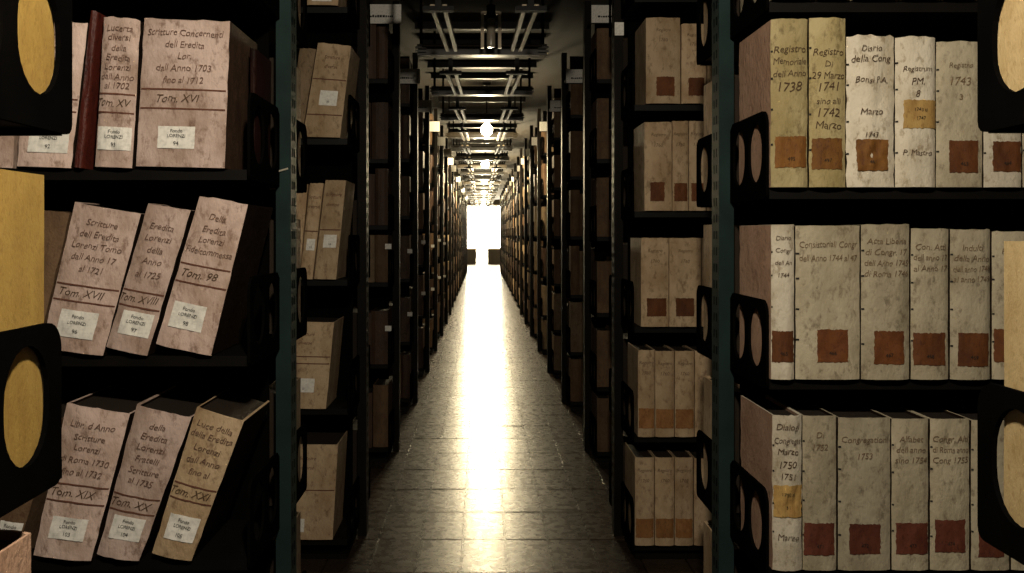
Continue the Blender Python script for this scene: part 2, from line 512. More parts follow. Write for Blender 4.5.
# ceiling: deck with a pair of cross bars at every rack and short twin rails that hang from them
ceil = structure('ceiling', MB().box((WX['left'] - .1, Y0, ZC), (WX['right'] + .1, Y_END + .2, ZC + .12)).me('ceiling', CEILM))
XA, XB = -.36, .36
mb = MB()
mb.box((XA, -.04, .050), (XB, .04, .060)).box((XA, -.005, .010), (XB, .005, .050)).box((XA, -.04, 0), (XB, .04, .010))
for x in (XA + .02, XB - .02): mb.box((x - .008, -.006, .06), (x + .008, .006, ZC - 2.20), 1).box((x - .03, -.05, .014), (x + .03, -.04, .026)).box((x - .03, -.05, .034), (x + .03, -.04, .046))
CROSS = mb.me('cross_beam', BEAM, STEEL_BLACK)
TIE = MB().tube((XA + .03, 0, 0), (XB - .03, 0, 0), .008, 8).me('tie_bar', BEAM, smooth=True)
def rail_mesh(sx):
    mb = MB()
    for k in (-.025, .025):
        x0 = sx * .186 + k; x1 = sx * .160 + k * .8
        vs = []
        for (x, y) in ((x0, 0), (x1, .86)):
            vs += [(x - .009, y, 0), (x + .009, y, 0), (x + .009, y, .02), (x - .009, y, .02)]
        mb.add(vs, [(0, 3, 2, 1), (4, 5, 6, 7), (0, 1, 5, 4), (1, 2, 6, 5), (2, 3, 7, 6), (3, 0, 4, 7)])
    return mb.me('twin_rail', STEEL_WORN)
RAIL = {s: rail_mesh(s) for s in (-1, 1)}
PLATE = MB().box((-.062, -.02, 0), (.062, .02, .018)).box((-.012, -.008, .018), (.012, .008, .09)).me('hanger_plate', STEEL_DARK)
DECK = MB().box((XA - .1, -.30, 0), (XB + .1, -.24, .05)).box((XA - .1, .24, 0), (XB + .1, .30, .05)).me('deck_joist', STEEL_DARK)
for n in range(2, NR + 1):
    y = post_y(n)
    link('cross_beam', CROSS, ceil, (.0, y, 2.20))
    link('tie_bar', TIE, ceil, (0, y - .075, 2.245))
    link('deck_joist', DECK, ceil, (0, y, 2.61))
    for s in (-1, 1):
        link('twin_rail', RAIL[s], ceil, (.01, y + .02, 2.112))
        link('hanger_plate', PLATE, ceil, (.01 + s * .186, y, 2.098))

# ------------------------------------------------------------------ lamps
bulb_prof = [(.0001, -.150), (.022, -.146), (.042, -.132), (.055, -.110), (.058, -.088), (.050, -.062), (.034, -.042), (.020, -.03), (.016, -.02)]
def lamp(y, lit, label, power=0, color=(1, 1, 1)):
    t = thing('hanging_lamp', label, 'lamp', (.045, y, ZC), 'bulbs hanging over the aisle')
    link('stem', MB().tube((0, 0, 0), (0, 0, -.33), .007).me('stem', STEEL_DARK), t)
    link('canopy', MB().lathe([(.0001, -.03), (.03, -.028), (.045, 0), (.0001, 0)], (0, 0, 0)).me('canopy', STEEL_DARK, smooth=True), t)
    link('socket', MB().lathe([(.008, -.31), (.022, -.315), (.024, -.36), (.016, -.385), (.0001, -.385)], (0, 0, 0)).me('socket', STEEL_BLACK, smooth=True), t)
    prof = bulb_prof if lit else [(.0001, -.165), (.020, -.163), (.022, -.155), (.022, -.03), (.016, -.02)]
    if not lit:
        for x in (-.043, .043):
            link('guard_strap', MB().box((x - .008, -.012, -.53), (x + .008, .012, -.35)).box((min(0, x), -.006, -.36), (max(0, x), .006, -.345)).me('guard_strap', STEEL_WORN), t)
    link('bulb', MB().lathe([(r, z - .36) for r, z in prof], (0, 0, 0), 16).me('bulb', BULB if lit else BULB_OFF, smooth=True), t)
    if lit:
        ld = bpy.data.lights.new('bulb_light', 'POINT'); ld.energy = power; ld.color = color; ld.shadow_soft_size = .045
        lo = bpy.data.objects.new('bulb_light', ld); COL.objects.link(lo); lo.parent = t; lo.location = (0, 0, -.57)
ORD = ['first', 'second', 'third', 'fourth', 'fifth', 'sixth', 'seventh', 'eighth', 'ninth', 'tenth', 'eleventh', 'twelfth', 'thirteenth', 'fourteenth', 'fifteenth', 'sixteenth', 'seventeenth', 'eighteenth', 'nineteenth', 'twentieth']
lamp(LAMP_Y0, True, 'lit bulb hanging over the aisle above the nearest shelves', **NEAR_LAMP)
lamp(LAMP_Y0 + LAMP_STEP, False, 'unlit bulb hanging in the dark near part of the aisle ceiling')
k = 0; y = LAMP_Y0 + 2 * LAMP_STEP
while y < Y_END - 1:
    lamp(y, True, 'glowing bare bulb over the aisle, ' + ORD[k] + ' lit one from the dark ceiling', power=FAR_LAMP['power'] * (.22 if k == 0 else .7 if k == 1 else 1), color=FAR_LAMP['color'])
    k += 1; y += LAMP_STEP

# ------------------------------------------------------------------ the racks
def arc(cx, cy, r, a0, a1, n=6):
    return [(cx + r * math.cos(math.radians(a0 + (a1 - a0) * i / n)), cy + r * math.sin(math.radians(a0 + (a1 - a0) * i / n))) for i in range(n + 1)]
def oval(cx, y0, y1, rx):
    ry = min(rx * 1.15, (y1 - y0) / 2)
    p = []
    for i in range(13):
        a = math.pi * i / 12; p.append((cx + rx * math.cos(a), y1 - ry + ry * math.sin(a)))
    for i in range(13):
        a = math.pi + math.pi * i / 12; p.append((cx + rx * math.cos(a), y0 + ry + ry * math.sin(a)))
    return p
def bracket_geo():
    """shelf end plate with two ovals; x = distance from its outer edge, y = height over the shelf"""
    L, lo, hi, r = .29, -.021, .166, .032
    out = [(L, lo), (L, hi - .02)] + [(L - .03, hi)] + arc(r, hi - r, r, 90, 180) + arc(.014, lo + .014, .014, 180, 270, 3)
    return curve_mesh([out, oval(.080, .016, .146, .049), oval(.208, .016, .146, .049)], .003)
BV, BF = bracket_geo()
def bracket_mesh(sy):
    vs = [(v.z, sy * (v.x - .315), v.y) for v in BV]     # lies in the plane of the aisle, outer edge at -.315 from the post
    return mesh('bracket', vs, BF, STEEL_BLACK)
BRACKET = {1: bracket_mesh(1), -1: bracket_mesh(-1)}
def shelf_mesh(o, sy):
    mb = MB()
    a, b = o * .006, o * (RLEN - .006)
    mb.box((a, sy * -.308, -.014), (b, sy * -.035, 0))
    mb.box((a, sy * -.308, -.022), (b, sy * -.300, -.014))
    mb.box((a, sy * -.043, -.022), (b, sy * -.035, -.014))
    return mb
SHELF = {(s, y): shelf_mesh(OUT[s], y).me('shelf', STEEL_DARK) for s in OUT for y in (1, -1)}
H_POST = 2.5
def post_mb(x0):
    mb = MB()
    mb.box((x0 - .018, -.034, 0), (x0 + .018, .034, H_POST))
    return mb
def slots_mb(x0):
    mb = MB()
    for i in range(58):
        z = .15 + i * .04
        mb.box((x0 - .0185, -.014, z), (x0 + .0185, -.009, z + .02))
        mb.box((x0 - .0185, .009, z), (x0 + .0185, .014, z + .02))
    return mb
POST = post_mb(0).me('post', STEEL_TEAL)
POST_DARK = post_mb(0).me('post', STEEL_GLOSS)  # same post in a darker tone, for the racks past the nearest
SLOT = slots_mb(0).me('slot_row', STEEL_BLACK)
BACKING = {s: MB().box((OUT[s] * .03, -.004, .06), (OUT[s] * (RLEN - .03), .004, 2.48)).me('dark_backing', STEEL_BLACK) for s in OUT}  # added black sheet in place of the dark depth between the rows
BASE = {s: MB().box((OUT[s] * .01, -.29, 0), (OUT[s] * (RLEN - .01), .29, .02)).me('base_plate', STEEL_DARK) for s in OUT}
def scribble_mb(w_, h_, rows):
    """small unreadable lettering: rows of broken strokes on the x-z plane"""
    mb = MB()
    for z in rows:
        x = -w_ / 2
        while x < w_ / 2:
            l = random.uniform(.006, .014)
            mb.box((x, -.0006, z - h_ / 2), (min(w_ / 2, x + l), .0, z + h_ * random.uniform(.2, .6)))
            x += l + random.uniform(.002, .004)
    return mb
CARD = {'left': MB().box((-.118, -.002, -.05), (.118, .002, .05)).me('name_card', LABEL_WHITE),
        'right': MB().box((-.078, -.002, -.046), (.078, .002, .046)).me('name_card', LABEL_WHITE)}
CARDTXT = {'left': scribble_mb(.15, .012, (-.012,)).me('card_lettering', INK_BLACK), 'right': scribble_mb(.09, .009, (-.014,)).me('card_lettering', INK_BLACK)}
HOLDER = {s: MB().box((-.118 if s == 'left' else -.082, .002, -.05), (.118 if s == 'left' else .082, .006, .05)).box((-OUT[s] * .067, .006, -.01), (-OUT[s] * .059, .32, .01)).me('card_holder', STEEL_DARK) for s in OUT}
TAG = MB().box((-.018, -.002, -.026), (.018, 0, .026)).me('number_tag', LABEL_WHITE)
SMALLTAG = MB().box((-.0165, -.002, -.014), (.0165, .001, .014)).me('shelf_tag', LABEL_WHITE)

def far_rack_mesh(s, lv):
    mb = MB(); o = OUT[s]
    mb.add(post_mb(-o * .001).v, post_mb(-o * .001).f, 0)
    mb.add(post_mb(o * (RLEN - .02)).v, post_mb(0).f, 0)
    mb.box((o * .03, -.004, .06), (o * (RLEN - .03), .004, 2.48), 1).box((o * .01, -.29, 0), (o * (RLEN - .01), .29, .02), 1)
    return mb
def far_shelf_mesh(s, lv):
    mb = MB()
    for z in lv:
        for sy in (1, -1):
            q = shelf_mesh(OUT[s], sy); mb.add([(a, b, c + z) for a, b, c in q.v], q.f, 0)
    return mb
def far_bracket_mesh(s, lv):
    mb = MB()
    for z in lv:
        for sy in (1, -1):
            mb.add([(v.z, sy * (v.x - .315), v.y + z) for v in BV], BF, 0)
    return mb
FARC = {}
def rack(s, n):
    o = OUT[s]; y = post_y(n); lv = levels(s, n)
    if n == 0: lab = 'black steel rack nearest the camera at the %s edge of the picture' % s
    elif n == 1: lab = 'black steel rack with a teal post and three rows of volumes at %s' % s
    elif n <= 12: lab = 'dark steel rack, %s along the %s side of the aisle after the nearest one' % (ORD[n - 1], s)
    else: lab = 'distant dark rack, %s along the %s side of the aisle towards the bright window' % (ORD[n - 1], s)
    t = thing('shelving_rack', lab, 'shelving rack', (inner(s, n), y, 0), 'steel racks on the %s side of the aisle' % s)
    if n <= 9:
        px = .012 if s == 'left' else -.012
        for x in (px, o * (RLEN - .02)):
            p = link('post', POST if n <= 1 else POST_DARK, t, (x, 0, 0))
            if n <= 1: p['label'] = 'dark teal upright post'
            if n <= 2: link('slot_row', SLOT, p)
        link('dark_backing', BACKING[s], t); link('base_plate', BASE[s], t)
        for z in lv:
            for sy in (1, -1):
                link('shelf', SHELF[(s, sy)], t, (0, 0, z))
                link('bracket', BRACKET[sy], t, (0, -.028 if (s, n, sy) == ('left', 0, -1) and z == lv[2] else 0, z))
                if n <= 3: link('bracket', BRACKET[sy], t, (o * RLEN, 0, z))
    else:
        key = (s, tuple(lv))
        if key not in FARC:
            FARC[key] = (far_rack_mesh(s, lv).me('frame', STEEL_GLOSS, STEEL_BLACK), far_shelf_mesh(s, lv).me('shelf_set', STEEL_DARK), far_bracket_mesh(s, lv).me('bracket_set', STEEL_BLACK))
        link('frame', FARC[key][0], t)
        for nm, me in (('shelf_set', FARC[key][1]), ('bracket_set', FARC[key][2])):
            q = link(nm, me, t); q['kind'] = 'stuff'
    if n >= 3:
        cz = 2.30 if n > 3 else 2.375
        h = link('card_holder', HOLDER[s], t, (o * .05, -.338, cz - .02))
        c = link('name_card', CARD[s], t, (o * .05, -.338, cz - .02)); c['label'] = 'white name card'
        if n <= 5: link('card_lettering', CARDTXT[s], c, (0, -.002, 0))
        if s == 'left' and n <= 8:
            for z in (lv[1] + .19, lv[2] + .19):
                link('shelf_tag', SMALLTAG, t, (-.002, -.318, z))
    if n == 2 and s == 'right':
        link('number_tag', TAG, t, (-.010, -.036, 2.02))
    return t
RACKS = {}
for s in OUT:
    for n in range(0, NR + 1): RACKS[(s, n)] = rack(s, n)
# bright wire that sticks out beside the left teal post
a = PX(262, 176, 2.2) - RACKS[('left', 1)].location; b = PX(288, 168.5, 2.215) - RACKS[('left', 1)].location
wr = link('shelf_wire', MB().tube(a, b, .0022, 6).me('shelf_wire', WIRE), RACKS[('left', 1)]); wr['label'] = 'thin bright wire'

# ------------------------------------------------------------------ volumes on the nearest facing shelves
S_FRONT = front(1)
def spine_book(label, group, pts, mat, d=S_FRONT, depth=.235, bulge=.006, power=4.0, wrinkle=.0012, seed=0, title=(), ink=INK, uc=.5, th=.0155,
               lab=None, labmat=LABEL_RUST, labtext=(), bands=(), stitches=True, shear=.16, bandtext=None, boards=None, name='archive_volume'):
    """pts: spine corners in pixels at distance d; lab: (x0, x1, y0, y1) of its paper label as fractions of the spine"""
    q = quad_px(pts, d)
    side = 'left' if q[2][0] < 0 else 'right'
    zl = min(LV[(side, 1 if d < 3 else 2)], key=lambda z: abs(z - min(q[2][1], q[3][1])))
    dz = zl + .002 - min(q[2][1], q[3][1])          # let it stand on its shelf
    q = [(x, z + dz) for x, z in q]
    bk = Book(q, d, depth, 1, bulge, power, wrinkle, seed)
    t = put_book(name, label, group, bk, mat, boards=boards)
    if title:
        mb = bk.lines([(tx, v, th * k) for tx, v, k in title], uc, .0014 + .45 * wrinkle, shear=shear)
        link('title_lettering', mb.me('title_lettering', ink), t)['kind'] = 'stuff'
    for v in bands:
        vs, fs = bk.patch(.015, .985, v - .0055, v + .0055, .0013, 10, 1)
        link('band_cord', mesh('band_cord', vs, fs, CORD), t)
    if bandtext:
        mb = bk.lines([(bandtext[0], bandtext[1], .0165)], .45, shear=.3)
        link('volume_number', mb.me('volume_number', INK), t)
    if lab:
        u0, u1, v0, v1 = lab
        vs, fs = bk.patch(u0, u1, v0, v1, .0012 + .4 * wrinkle, 16, 12, .0012 if labmat is not LABEL_WHITE else .0003)
        l = link('spine_label', mesh('spine_label', vs, fs, labmat), t)
        l['label'] = 'white paper label' if labmat is LABEL_WHITE else ('tan paper label' if labmat in (LABEL_TAN, LABEL_ORANGE) else 'rust brown paper label')
        if labtext:
            mb = bk.lines([(tx, v0 + (v1 - v0) * f, h) for tx, f, h in labtext], (u0 + u1) / 2, .0026 + .45 * wrinkle, shear=0, wmax=(u1 - u0) * .85)
            link('label_lettering', mb.me('label_lettering', INK_BLACK), l)['kind'] = 'stuff'
    if stitches:
        mb = MB()
        for v in (.24, .45, .66, .82):
            v += random.uniform(-.02, .02)
            mb.add(*bk.patch(.0, .05, v - .006, v + .006, .0012, 1, 1))
        link('sewing_stitch', mb.me('sewing_stitch', INK_BLACK), t)['kind'] = 'stuff'
    return t, bk

GL = 'labelled volumes on the left facing shelves'
GR = 'parchment volumes on the right facing shelves'
def rust(num): return (('%s' % num, .22, .0075),)
def white(num): return (('Fondo', .72, .0072), ('LORENZI', .50, .0068), (str(num), .16, .0082))
def uv_label(pts, x0, x1, y0, y1):
    xl = (pts[0][0] + pts[3][0]) / 2; xr = (pts[1][0] + pts[2][0]) / 2
    yt = (pts[0][1] + pts[1][1]) / 2; yb = (pts[2][1] + pts[3][1]) / 2
    return ((x0 - xl) / (xr - xl), (x1 - xl) / (xr - xl), (yb - y1) / (yb - y0 + y0 - yt), (yb - y0) / (yb - yt))
def upright(x0, x1, yt, yb, lean=0): return [(x0 + lean, yt), (x1 + lean, yt), (x1, yb), (x0, yb)]
YB1, YB2, YB3 = 187.5, 379.5, 569.5

rows = [
 # label, pts, mat, title, label rect, labmat, text, extras
 ('yellowed parchment volume dated 1738, end of the top right row by the teal post', upright(770.6, 807.2, 18, YB1 - 2), VELLUM_YELLOW,
  [('Registro', .80, .95), ('Memoriale', .73, .9), ('dell Anno', .66, .85), ('1738', .565, 1.25)], (774, 805.5, 135, 166), LABEL_RUST, rust('495'), dict(bulge=.008)),
 ('yellowed parchment volume dated 1741 to 1742 in the top right row', upright(809, 845.2, 18, YB1 - 1), VELLUM_YELLOW,
  [('Registro', .78, .9), ('Di', .71, .8), ('29 Marzo', .64, .95), ('1741', .565, 1.15), ('sino alli', .49, .8), ('1742', .415, 1.15), ('Marzo', .345, 1.0)], (811, 841, 138, 168.6), LABEL_RUST, rust('497'), dict(bulge=.010, power=2.6)),
 ('wrinkled white parchment volume next to the two yellowed ones, top right row', upright(846, 893.5, 37, YB1), VELLUM_WHITE,
  [('Diario', .90, .8), ('della Cong', .83, .9), ('Bonsi P.A.', .69, .8), ('Marzo', .48, .85), ('1743', .33, .7)], (855, 886, 140, 171), LABEL_RUST, rust('461'), dict(bulge=.009, power=2.6, wrinkle=.004)),
 ('white parchment volume with a tan paper patch at mid spine, top right row', upright(895, 935, 38, YB1), VELLUM_WHITE,
  [('Registrum', .77, .7), ('PM.', .68, .9), ('8', .60, .9), ('P. Mastro', .21, .75)], (901, 935, 101, 129), LABEL_TAN, (('1743 al', .6, .007), ('1747', .3, .007)), dict(bulge=.012)),
 ('grey white parchment volume dated 1743 with a rust label low on the spine', upright(936, 982, 42.5, YB1), VELLUM_GREY,
  [('Registro', .82, .7), ('1743', .70, 1.1), ('3', .60, .8)], (947, 976.5, 141, 173), LABEL_RUST, rust('463'), dict(bulge=.007)),
 ('parchment volume half hidden behind the oval bracket, top right row', upright(983.5, 1021, 43, YB1), VELLUM_WHITE,
  [('Registro', .80, .8)], (991, 1020, 142, 172), LABEL_RUST, rust('464'), dict()),
 ('parchment volume cut by the right picture edge, top right row', upright(1022.5, 1062, 45, YB1), VELLUM_GREY, [], None, None, (), dict()),

 ('narrow parchment volume at the post end of the middle right row', upright(771, 794, 225, YB2), VELLUM_WHITE,
  [('Diario', .90, .6), ('Congr', .82, .6), ('dell An', .74, .6), ('1744', .66, .6)], (771.5, 793, 331, 362), LABEL_RUST, rust('465'), dict(bulge=.008, power=2.6)),
 ('widest parchment volume of the middle right row with two lines of writing', upright(795.5, 859.5, 226, YB2), VELLUM_GREY,
  [('Consistoriali Congr', .86, .85), ('dell Anno 1744 al 47', .77, .85)], (816, 846.5, 329.5, 362), LABEL_RUST, rust('466'), dict(bulge=.007, power=4)),
 ('parchment volume with four lines of writing, third in the middle right row', upright(861, 909, 225, YB2), VELLUM_GREY,
  [('Acta Liberia', .875, .8), ('di Congr. 17', .805, .8), ('dell Anno 1745', .735, .8), ('di Roma 1746', .665, .8)], (872, 902, 331, 364), LABEL_RUST, rust('467'), dict(bulge=.010)),
 ('parchment volume with three dark lines of writing, fourth in the middle right row', upright(910.7, 948, 229, YB2), VELLUM_GREY,
  [('Con. Atti', .86, .8), ('dell anno 17', .79, .8), ('al Anno 17', .72, .8)], (912.5, 943.5, 333, 365), LABEL_RUST, rust('468'), dict(bulge=.008)),
 ('parchment volume with four faded lines of writing, fifth in the middle right row', upright(950, 989.8, 230, YB2), VELLUM_GREY,
  [('Indulti', .86, .8), ('della Anno', .79, .8), ('dell anno 1748', .72, .8), ('al anno 1749', .65, .8)], (955.8, 986.6, 333, 366), LABEL_RUST, rust('469'), dict(bulge=.010)),
 ('parchment volume partly behind the leaning ochre board, middle right row', upright(991.8, 1030, 232, YB2), VELLUM_GREY,
  [('Registri', .85, .7), ('1749', .70, .8)], (993, 1020, 329, 362), LABEL_RUST, rust('470'), dict()),

 ('wrinkled parchment volume with a wide tan band, post end of the bottom right row', upright(772.3, 801.5, 412, YB3 - 3), VELLUM_WHITE,
  [('Dialogi', .91, .8), ('Congregat', .82, .8), ('Marzo', .75, .8), ('1750', .66, .9), ('1751', .59, .8), ('Marzo', .20, .8)], (773, 800.9, 481, 513), LABEL_TAN, (('1750 al', .66, .007), ('51', .25, .007)), dict(bulge=.008, power=3, wrinkle=.003)),
 ('slim parchment volume second in the bottom right row, faint date at its head', upright(802.5, 836, 415.5, YB3), VELLUM_GREY,
  [('Di', .86, .8), ('1752', .78, .8)], (803.5, 833.5, 522, 554), LABEL_RUST, rust('471'), dict()),
 ('widest parchment volume of the bottom right row with a centred rust label', upright(838, 890, 417.5, YB3), VELLUM_GREY,
  [('Congregationi', .84, .8), ('1753', .73, .8)], (848, 879, 523, 553), LABEL_RUST, rust('472'), dict(power=4)),
 ('parchment volume with three lines of writing, fourth in the bottom right row', upright(891.5, 928, 418.5, YB3), VELLUM_GREY,
  [('Alfabet', .85, .8), ('dell anno', .78, .8), ('sino 1754', .71, .8)], (895, 927, 522, 553), LABEL_RUST, rust('473'), dict()),
 ('parchment volume nearest the black bracket frame, fifth in the bottom right row', upright(930, 969, 418.5, YB3), VELLUM_GREY,
  [('Congr. Alti', .85, .8), ('di Roma anno', .78, .8), ('Cong 1755', .71, .8)], (934, 964, 519, 551), LABEL_RUST, rust('474'), dict()),
 ('parchment volume seen behind the lowest black bracket at right', upright(971, 1009, 420, YB3), VELLUM_GREY,
  [], (977, 1003, 530, 556), LABEL_RUST, (), dict()),
 ('parchment volume at the right picture edge of the bottom right row', upright(1011, 1050, 420, YB3), VELLUM_GREY, [], None, None, (), dict()),
]
for i, (lab, pts, mat, title, rect, lm, ltx, ex) in enumerate(rows):
    spine_book(lab, GR, pts, mat, seed=i + 1, title=title, lab=uv_label(pts, *rect) if rect else None, labmat=(LABEL_AMBER if i < 4 else LABEL_DEEP if i > 12 else LABEL_RUST) if lm is LABEL_RUST else lm, labtext=ltx,
               ink=INK if mat is not VELLUM_GREY else INK_FAINT, boards=BOARD_SIDE if i in (0, 7, 13) else BOARD_DARK, **ex)  # near-black boards: shade of the gaps between volumes put into colour
# feet of the volumes on the shelf above the frame
for i, (x0, x1) in enumerate([(772, 815), (817, 850), (853, 900), (902, 942), (944, 976), (978, 1020)]):
    spine_book('parchment volume on the shelf above the top right row, %s from the post' % ORD[i], GR, upright(x0, x1, -140, -.5 + (3 if i == 4 else -2) * .5), VELLUM_GREY, seed=40 + i)

# left: the volumes lean to the right
def T(*a): return list(a)
left = [
 ('pinkish parchment volume mostly behind the black bracket, top left row', [(30, 18), (88, 20), (71, 165), (17, 163)], VELLUM_PINK,
  [('Scritture', .88, .8), ('diverse', .80, .8), ('Eredita', .72, .8), ('Lorenzi', .63, .8)], (.20, .92, .10, .28), 92, (.47, .385), 'Tom. XI', dict()),
 ('narrow pinkish volume with seven lines of writing, top left row', [(104, 17), (140.5, 20), (132, 168), (95, 166.5)], VELLUM_PINK,
  [('Lucerta', .91, .85), ('diversi', .85, .85), ('della', .78, .85), ('Eredita', .715, .85), ('Lorenzi', .65, .85), ('dall Anno', .585, .85), ('al 1702', .525, .85)], (.05, .96, .115, .27), 93, (.49, .365), 'Tom. XV', dict(bulge=.007)),
 ('thick pinkish parchment volume at the aisle end of the top left row', [(144.5, 19.5), (230, 22.6), (224.7, 169), (136, 167)], VELLUM_PINK,
  [('Scritture Concernenti', .89, .85), ('dell Eredita', .81, .85), ('Lor.', .735, .85), ('dall Anno 1703', .65, .9), ('fino al 1712', .57, .85)], (.24, .66, .125, .275), 94, (.525, .395), 'Tom. XVI', dict(bulge=.005, power=6)),
 ('narrow parchment volume behind the ochre board, left end of the middle left row', [(38, 206), (70, 209), (36, 352), (3, 346)], BOARD_BROWN,
  [], None, 95, (), None, dict()),
 ('widest leaning volume of the middle left row with a white label', [(75, 200), (141, 211), (103, 353), (41, 345)], VELLUM_PINK,
  [('Scritture', .87, .85), ('dell Eredita', .79, .85), ('Lorenzi Tomo', .71, .85), ('dall Anno 17', .63, .85), ('al 1721', .55, .85)], (.20, .79, .10, .285), 96, (.455, .345), 'Tom. XVII', dict(power=4)),
 ('leaning volume between two others in the middle left row', [(148.5, 203), (191, 209.5), (147, 355), (106, 346)], VELLUM_PINK,
  [('Eredita', .84, .85), ('Lorenzi', .76, .85), ('della', .68, .85), ('Anno', .60, .85), ('al 1725', .51, .85)], (.20, .92, .115, .275), 97, (.41, .305), 'Tom. XVIII', dict(power=2.8, bulge=.008)),
 ('leaning volume next to the empty dark space, aisle end of the middle left row', [(199.7, 198.5), (248, 207), (211, 358), (156, 346)], VELLUM_PINK,
  [('Della', .86, .85), ('Eredita', .78, .85), ('Lorenzi', .71, .85), ('Fidelcommessa', .635, .85)], (.13, .74, .135, .305), 98, (.555, .435), 'Tom. 98', dict(power=2.8, bulge=.008)),
 ('volume toned brown for shadow, low at the left picture edge with a white label', [(18, 412), (58, 420), (14, 560), (-28, 552)], BOARD_BROWN,  # shadow of the bracket in front is put into the brown colour
  [], (.45, .97, .12, .27), 102, (), None, dict(stitches=False)),
 ('pinkish leaning volume beside the black oval bracket in the bottom left row', [(67, 399.5), (130, 410), (91, 557), (33.5, 551)], VELLUM_PINK,
  [('Libr. d Anno', .87, .85), ('Scritture', .79, .85), ('Lorenzi', .715, .85), ('di Roma 1730', .635, .85), ('fino al 1732', .555, .85)], (.20, .80, .13, .275), 103, (.49, .375), 'Tom. XIX', dict(power=3)),
 ('leaning volume in the middle of the bottom left row', [(137, 405), (191.5, 417.6), (139, 561), (97, 554)], VELLUM_PINK,
  [('della', .88, .8), ('Eredita', .805, .85), ('Lorenzi', .73, .85), ('Fratelli', .655, .85), ('Scritture', .575, .85), ('al 1735', .50, .85)], (.17, .86, .13, .285), 104, (.42, .315), 'Tom. XX', dict(power=2.8, bulge=.008)),
 ('tawny leaning volume by the dark gap at the aisle end, bottom left row', [(197, 409.5), (244, 424), (191.5, 564), (152, 556)], VELLUM_TAN,
  [('Luce della', .89, .85), ('della Eredita', .82, .85), ('Lorenzi', .735, .85), ('dall Anno', .65, .85), ('fino al', .57, .85)], (.17, .88, .125, .295), 105, (.495, .395), 'Tom. XXI', dict(power=3, bulge=.007)),
]
for i, (lab, pts, mat, title, rect, num, bands, bt, ex) in enumerate(left):
    spine_book(lab, GL, pts, mat, seed=60 + i, title=title, lab=rect, labmat=LABEL_WHITE, labtext=white(num), bands=bands, ink=INK_SOFT,
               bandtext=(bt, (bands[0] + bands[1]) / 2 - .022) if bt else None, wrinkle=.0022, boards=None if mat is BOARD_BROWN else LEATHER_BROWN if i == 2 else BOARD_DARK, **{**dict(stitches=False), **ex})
for i, (lab, pts, d, mat) in enumerate([
 ('parchment volume at the left picture edge of the top left row', [(-34, 19), (18, 20), (13, 165), (-40, 163)], S_FRONT, VELLUM_PINK),
 ('thin dark red leather volume leaning between two pale ones, top left row', [(91, 10), (99, 12), (83, 168), (74, 167)], S_FRONT, LEATHER_RED),
 ('dark red leather volume set back in the shadow by the left post, top row', [(250, 36), (257, 38), (255.5, 160), (249.5, 160)], S_FRONT + .12, LEATHER_RED_SHADED)]):
    spine_book(lab, GL, pts, mat, d=d, depth=.14 if d > S_FRONT else .22, seed=80 + i, stitches=False)

# ------------------------------------------------------------------ second racks, faces seen past the nearest ones
D2 = front(2)
G2L = 'volumes on the second left rack'; G2R = 'volumes on the second right rack'
for i, (lab, pts, mat, rect, bands) in enumerate([
 ('tan volume with a white label, upper shelf of the second left rack', [(318, 43), (351, 46.5), (340, 138), (303, 137)], VELLUM_TAN, (.30, .80, .34, .50), (.62, .24)),
 ('tan volume behind the labelled one, upper shelf of the second left rack', [(300, 48), (316, 49), (301.5, 137.5), (286, 137)], VELLUM_DUSK, None, ()),
 ('tan volume nearest the teal post, second shelf down of the second left rack', [(291, 185), (308, 185), (299, 280), (281, 280)], VELLUM_TAN, None, ()),
 ('slim tan volume in the middle, second shelf down of the second left rack', [(310, 185), (323.5, 185), (312.5, 281), (300, 280)], VELLUM_TAN, (.25, .9, .30, .42), (.5,)),
 ('tan volume at the aisle end, second shelf down of the second left rack', [(325.5, 182), (346, 182), (336, 281), (314, 280.5)], VELLUM_TAN, (.25, .85, .32, .45), (.5,)),
 ('broad tan volume with red brown writing, third shelf down of the second left rack', [(282, 322), (334, 323.5), (326, 410), (274, 409)], VELLUM_TAN, (.33, .74, .19, .35), (.52, .60)),
 ('broad tan volume on the lowest shelf of the second left rack', [(280, 447), (338, 448), (332.5, 543), (275, 542)], VELLUM_TAN, (.28, .50, .08, .22), (.52,)),
 ('tan volume at the top picture edge, second left rack', [(312, -70), (344, -68), (338, 4.5), (305, 4)], VELLUM_TAN, (.2, .8, .05, .2), ()),
]):
    spine_book(lab, G2L, pts, mat, d=D2, depth=.24, seed=100 + i, lab=rect, labmat=LABEL_WHITE, labtext=() if rect is None else ((str(20 + i), .2, .007),), bands=bands,
               title=[('Scritture', .84, .8), ('diverse', .74, .8)] if rect else (), ink=CORD, stitches=False)
r2 = []
